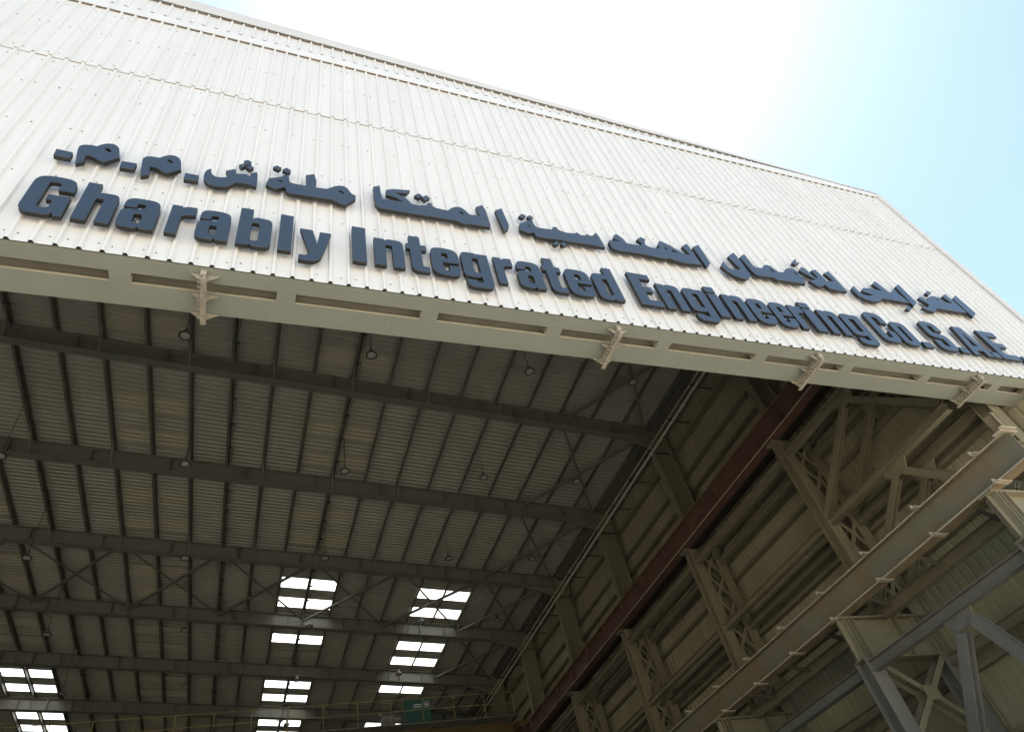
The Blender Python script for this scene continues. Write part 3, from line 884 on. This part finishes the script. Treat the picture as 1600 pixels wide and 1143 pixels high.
def glyph(ch, w):
    s = min(S, w * .385)
    k = .12
    if ch in 'lI': return [[(0, 0), (w, 0), (w, CAP), (0, CAP)]]
    if ch == 'i': return [[(0, 0), (w, 0), (w, .67), (0, .67)], 'dot', [(0, .715), (w, .715), (w, .875), (0, .875)]]
    if ch == '.': return [[(0, 0), (w, 0), (w, .16), (0, .16)]]
    if ch == 'h': return [[(0, 0), (s, 0), (s, .56, .035), (w - s, .56, .035), (w - s, 0), (w, 0), (w, XH, .15), (s + .03, XH - .01, .04), (s, XH - .05), (s, CAP), (0, CAP)]]
    if ch == 'n': return [[(0, 0), (s, 0), (s, .56, .035), (w - s, .56, .035), (w - s, 0), (w, 0), (w, XH, .15), (s + .03, XH, .05), (s - .01, XH - .05), (s - .01, XH - .01), (0, XH - .01)]]
    if ch == 'r': return [[(0, 0), (s + .02, 0), (s + .02, .48, .06), (w, .52), (w, XH), (s + .05, XH - .01, .05), (s + .01, XH - .06), (s + .01, XH - .01), (0, XH - .01)]]
    if ch == 'a': return [[(w, 0), (w, XH, .16), (.02, XH, .16), (.02, .485), (s, .485), (s, .59, .035), (w - s, .59, .035), (w - s, .45, .03), (0, .44, .14), (0, -.01, .14), (w - s - .02, -.01, .05), (w - s, .05), (w - s, 0)],
                          rr(s, w - s, .12, .335, .035)]
    if ch == 'b': return [[(0, 0), (s, 0), (s, .03), (s + .03, -.01, .03), (w, -.01, .15), (w, XH, .15), (s + .03, XH, .04), (s, XH - .05), (s, CAP), (0, CAP)], rr(s, w - s, .12, .58, .04)]
    if ch == 'd': return [[(w, 0), (w - s, 0), (w - s, .03), (w - s - .03, -.01, .03), (0, -.01, .15), (0, XH, .15), (w - s - .03, XH, .04), (w - s, XH - .05), (w - s, CAP), (w, CAP)], rr(s, w - s, .12, .58, .04)]
    if ch == 'e': return [[(w, .335), (w, XH, .18), (0, XH, .18), (0, -.01, .18), (w, -.01, .18), (w, .26), (w - s, .26), (w - s, .125, .035), (s, .125, .035), (s, .335)], rr(s, w - s, .425, .59, .035)]
    if ch == 'g': return [[(w, XH - .01), (w - s, XH - .01), (w - s, XH - .05), (w - s - .03, XH, .03), (0, XH, .15), (0, .05, .15), (w - s - .03, .05, .04), (w - s, .09), (w - s, -.075, .03), (s, -.075, .02), (s, -.03), (.02, -.03), (.02, -.21, .12), (w, -.21, .15)],
                          rr(s, w - s, .18, .58, .04)]
    if ch == 'y': return [[(0, .63), (.175, .63), (.245, .27), (.275, .61), (w, .61), (.30, -.06, .10), (.20, -.17, .08), (0, -.17), (0, -.04), (.10, -.04, .03), (.145, .04)]]
    if ch == 't': return [[(.055, CAP), (.055, .70), (0, .70), (0, .56), (.055, .56), (.055, -.01, .13), (w, -.01), (w, .125), (.225, .125, .03), (.225, .56), (w - .01, .56), (w - .01, .70), (.225, .70), (.225, CAP)]]
    if ch == 'E': return [[(0, 0), (w, 0), (w, .16), (s + .03, .16), (s + .03, .40), (w - .08, .40), (w - .08, .545), (s + .03, .545), (s + .03, .775), (w - .01, .775), (w - .01, CAP), (0, CAP)]]
    if ch == 'o': return [rr(0, w, -.01, XH, .18), rr(s, w - s, .12, .59, .04)]
    if ch == 'C': return [[(w, .60), (w, CAP, .2), (0, CAP, .2), (0, 0, .2), (w, 0, .2), (w, .35), (w - s, .35), (w - s, .135, .05), (s, .135, .05), (s, .79, .05), (w - s, .79, .05), (w - s, .60)]]
    if ch == 'G': return [[(w, .60), (w, CAP, .2), (0, CAP, .2), (0, 0, .2), (w - .13, 0, .06), (w - .10, .07), (w - .09, 0), (w, 0), (w, .47), (.235, .47), (.235, .34), (w - s, .34), (w - s, .15, .06), (s, .15, .06), (s, .79, .05), (w - s, .79, .05), (w - s, .60)]]
    if ch == 'S': return [[(w, .63), (w, CAP, .17), (0, CAP, .17), (0, .43, .13), (w - s, .36, .05), (w - s, .13, .04), (s, .13, .04), (s, .31), (0, .31), (0, 0, .17), (w, 0, .17), (w, .50, .13), (s, .57, .05), (s, .80, .04), (w - s, .80, .04), (w - s, .63)]]
    if ch == 'A': return [[(0, 0), (.16, 0), (.185, .15), (w - .185, .15), (w - .16, 0), (w, 0), (w - .14, CAP), (.14, CAP)], [(.205, .29), (w - .205, .29), (w / 2 + .012, .72), (w / 2 - .012, .72)]]
ENG = [
 ('G', -3.09, -2.61, 'dark blue capital G that starts the lower line of letters'),
 ('h', -2.51, -2.09, 'dark blue h right after the capital G'),
 ('a', -2.03, -1.59, 'dark blue letter a between the h and the first r'),
 ('r', -1.46, -1.15, 'first dark blue r, standing between two letters a'),
 ('a', -1.11, -.70, 'dark blue letter a between the first r and the b'),
 ('b', -.60, -.16, 'dark blue b before the plain tall l'),
 ('l', -.06, .12, 'plain tall dark blue l between the b and the y'),
 ('y', .22, .66, 'dark blue y with slanted tail ending the first lower word'),
 ('I', .96, 1.16, 'plain tall capital I after the gap following the y'),
 ('n', 1.28, 1.72, 'dark blue n right after the plain capital I'),
 ('t', 1.77, 2.09, 'dark blue t between an n and an e in the second lower word'),
 ('e', 2.14, 2.58, 'dark blue e between the first t and the first g'),
 ('g', 2.63, 3.08, 'first dark blue g, between an e and an r'),
 ('r', 3.18, 3.49, 'dark blue r between the first g and an a'),
 ('a', 3.54, 3.97, 'last dark blue letter a, between an r and a t'),
 ('t', 4.03, 4.36, 'last dark blue t, between an a and an e'),
 ('e', 4.41, 4.86, 'dark blue e between the last t and the d'),
 ('d', 4.93, 5.38, 'dark blue d ending the second lower word'),
 ('E', 5.70, 6.14, 'dark blue capital E starting the third lower word'),
 ('n', 6.20, 6.65, 'dark blue n right after the first capital E'),
 ('g', 6.73, 7.20, 'dark blue g before the first dotted i'),
 ('i', 7.28, 7.49, 'first dotted dark blue i, between a g and an n'),
 ('n', 7.59, 8.05, 'dark blue n between the first dotted i and a double e'),
 ('e', 8.12, 8.56, 'first e of the dark blue double e'),
 ('e', 8.63, 9.05, 'second e of the dark blue double e, before an r'),
 ('r', 9.10, 9.42, 'last dark blue r, between an e and the second dotted i'),
 ('i', 9.46, 9.70, 'second dotted dark blue i, between an r and an n'),
 ('n', 9.82, 10.29, 'last dark blue n, between the second dotted i and a g'),
 ('g', 10.38, 10.87, 'last dark blue g, touching the capital C'),
 ('C', 11.12, 11.61, 'dark blue capital C close behind the last g'),
 ('o', 11.68, 12.12, 'dark blue round o after the capital C'),
 ('.', 12.19, 12.43, 'square dark blue full stop between the o and the S'),
 ('S', 12.68, 13.18, 'dark blue capital S near the right end of the lower line'),
 ('.', 13.23, 13.46, 'square dark blue full stop between the S and the A'),
 ('A', 13.58, 14.15, 'dark blue capital A between two full stops'),
 ('.', 14.18, 14.40, 'square dark blue full stop between the A and the last E'),
 ('E', 14.46, 15.03, 'last dark blue capital E near the right end of the lower line'),
 ('.', 15.12, 15.36, 'last square dark blue full stop, at the right end of the lower line')]
GE = 'dark blue letters of the lower line on the front'
def make_letter(name, polys, label, cat, group):
    main, dots, cur = [], [], None
    for p in polys:
        if p == 'dot':
            dots.append([]); cur = dots[-1]
        elif cur is None: main.append(p)
        else: cur.append(p)
    base = (sum(p[0] for p in main[0]) / len(main[0]), LB, min(p[1] for p in main[0]))
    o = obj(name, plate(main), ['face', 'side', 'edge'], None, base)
    tag(o, label, cat, group)
    for d in dots:
        c = (sum(p[0] for p in d[0]) / len(d[0]), LB, min(p[1] for p in d[0]))
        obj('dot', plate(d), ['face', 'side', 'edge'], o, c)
    return o
for ch, x0, x1, label in ENG:
    pol = []
    for p in glyph(ch, x1 - x0):
        pol.append(p if p == 'dot' else [(x + x0, z + 8.225) for x, z in roundpoly(p)])
    make_letter('full_stop' if ch == '.' else 'sign_letter', pol, label, 'full stop' if ch == '.' else 'letter', GE)

ARL = {
 'dash_mark': ('dash_mark', 'short dark blue bar at the far left end of the upper line', 'dash'),
 'm1': ('sign_letter', 'leftmost looped Arabic letter of the upper line, right of the end bar', 'letter'),
 'd2': ('dash_mark', 'short dark blue bar between the two separate looped Arabic letters', 'dash'),
 'm2': ('sign_letter', 'second looped Arabic letter from the left, between two short bars', 'letter'),
 'd3': ('dash_mark', 'short dark blue bar beside the toothed Arabic letter with three dots', 'dash'),
 'sheen': ('sign_letter', 'toothed dark blue Arabic letter with a curled tail and three dots', 'letter'),
 'mlt': ('joined_letters', 'joined Arabic letters, two dots at left and a loop at right, above the b', 'letter group'),
 'kat': ('joined_letters', 'long joined Arabic letters with an angular arm and two dots above the n and t', 'letter group'),
 'a1': ('sign_letter', 'single upright Arabic stroke above the first g, left of a four-dotted group', 'letter'),
 'sya': ('joined_letters', 'joined toothed Arabic letters with two dots above and two dots below', 'letter group'),
 'hnd': ('joined_letters', 'joined Arabic letters with a raised tooth and two small holes above the first capital E', 'letter group'),
 'a2': ('sign_letter', 'single upright Arabic stroke above the first dotted i', 'letter'),
 'lam': ('sign_letter', 'hook-shaped dark blue Arabic letter open at the upper left, above the double e', 'letter'),
 'ama': ('joined_letters', 'joined Arabic letters with a tall left arm, two humps and a tiny mark above', 'letter group'),
 'lla': ('joined_letters', 'crossed Arabic letters with three slanted arms, left of the curled tail', 'letter group'),
 'bly': ('joined_letters', 'joined Arabic letters with a long curled left tail and one dot below', 'letter group'),
 'a3': ('sign_letter', 'single slanted Arabic stroke above the dot, right of the curled tail', 'letter'),
 'ghr': ('joined_letters', 'joined Arabic letters with one square dot above, near the right end', 'letter group'),
 'a4': ('sign_letter', 'rightmost single slanted Arabic stroke of the upper line', 'letter')}
for k, polys in ARABIC.items():
    n, l, c = ARL[k]
    make_letter(n, polys, l, c, 'dark blue letters of the upper line on the front')
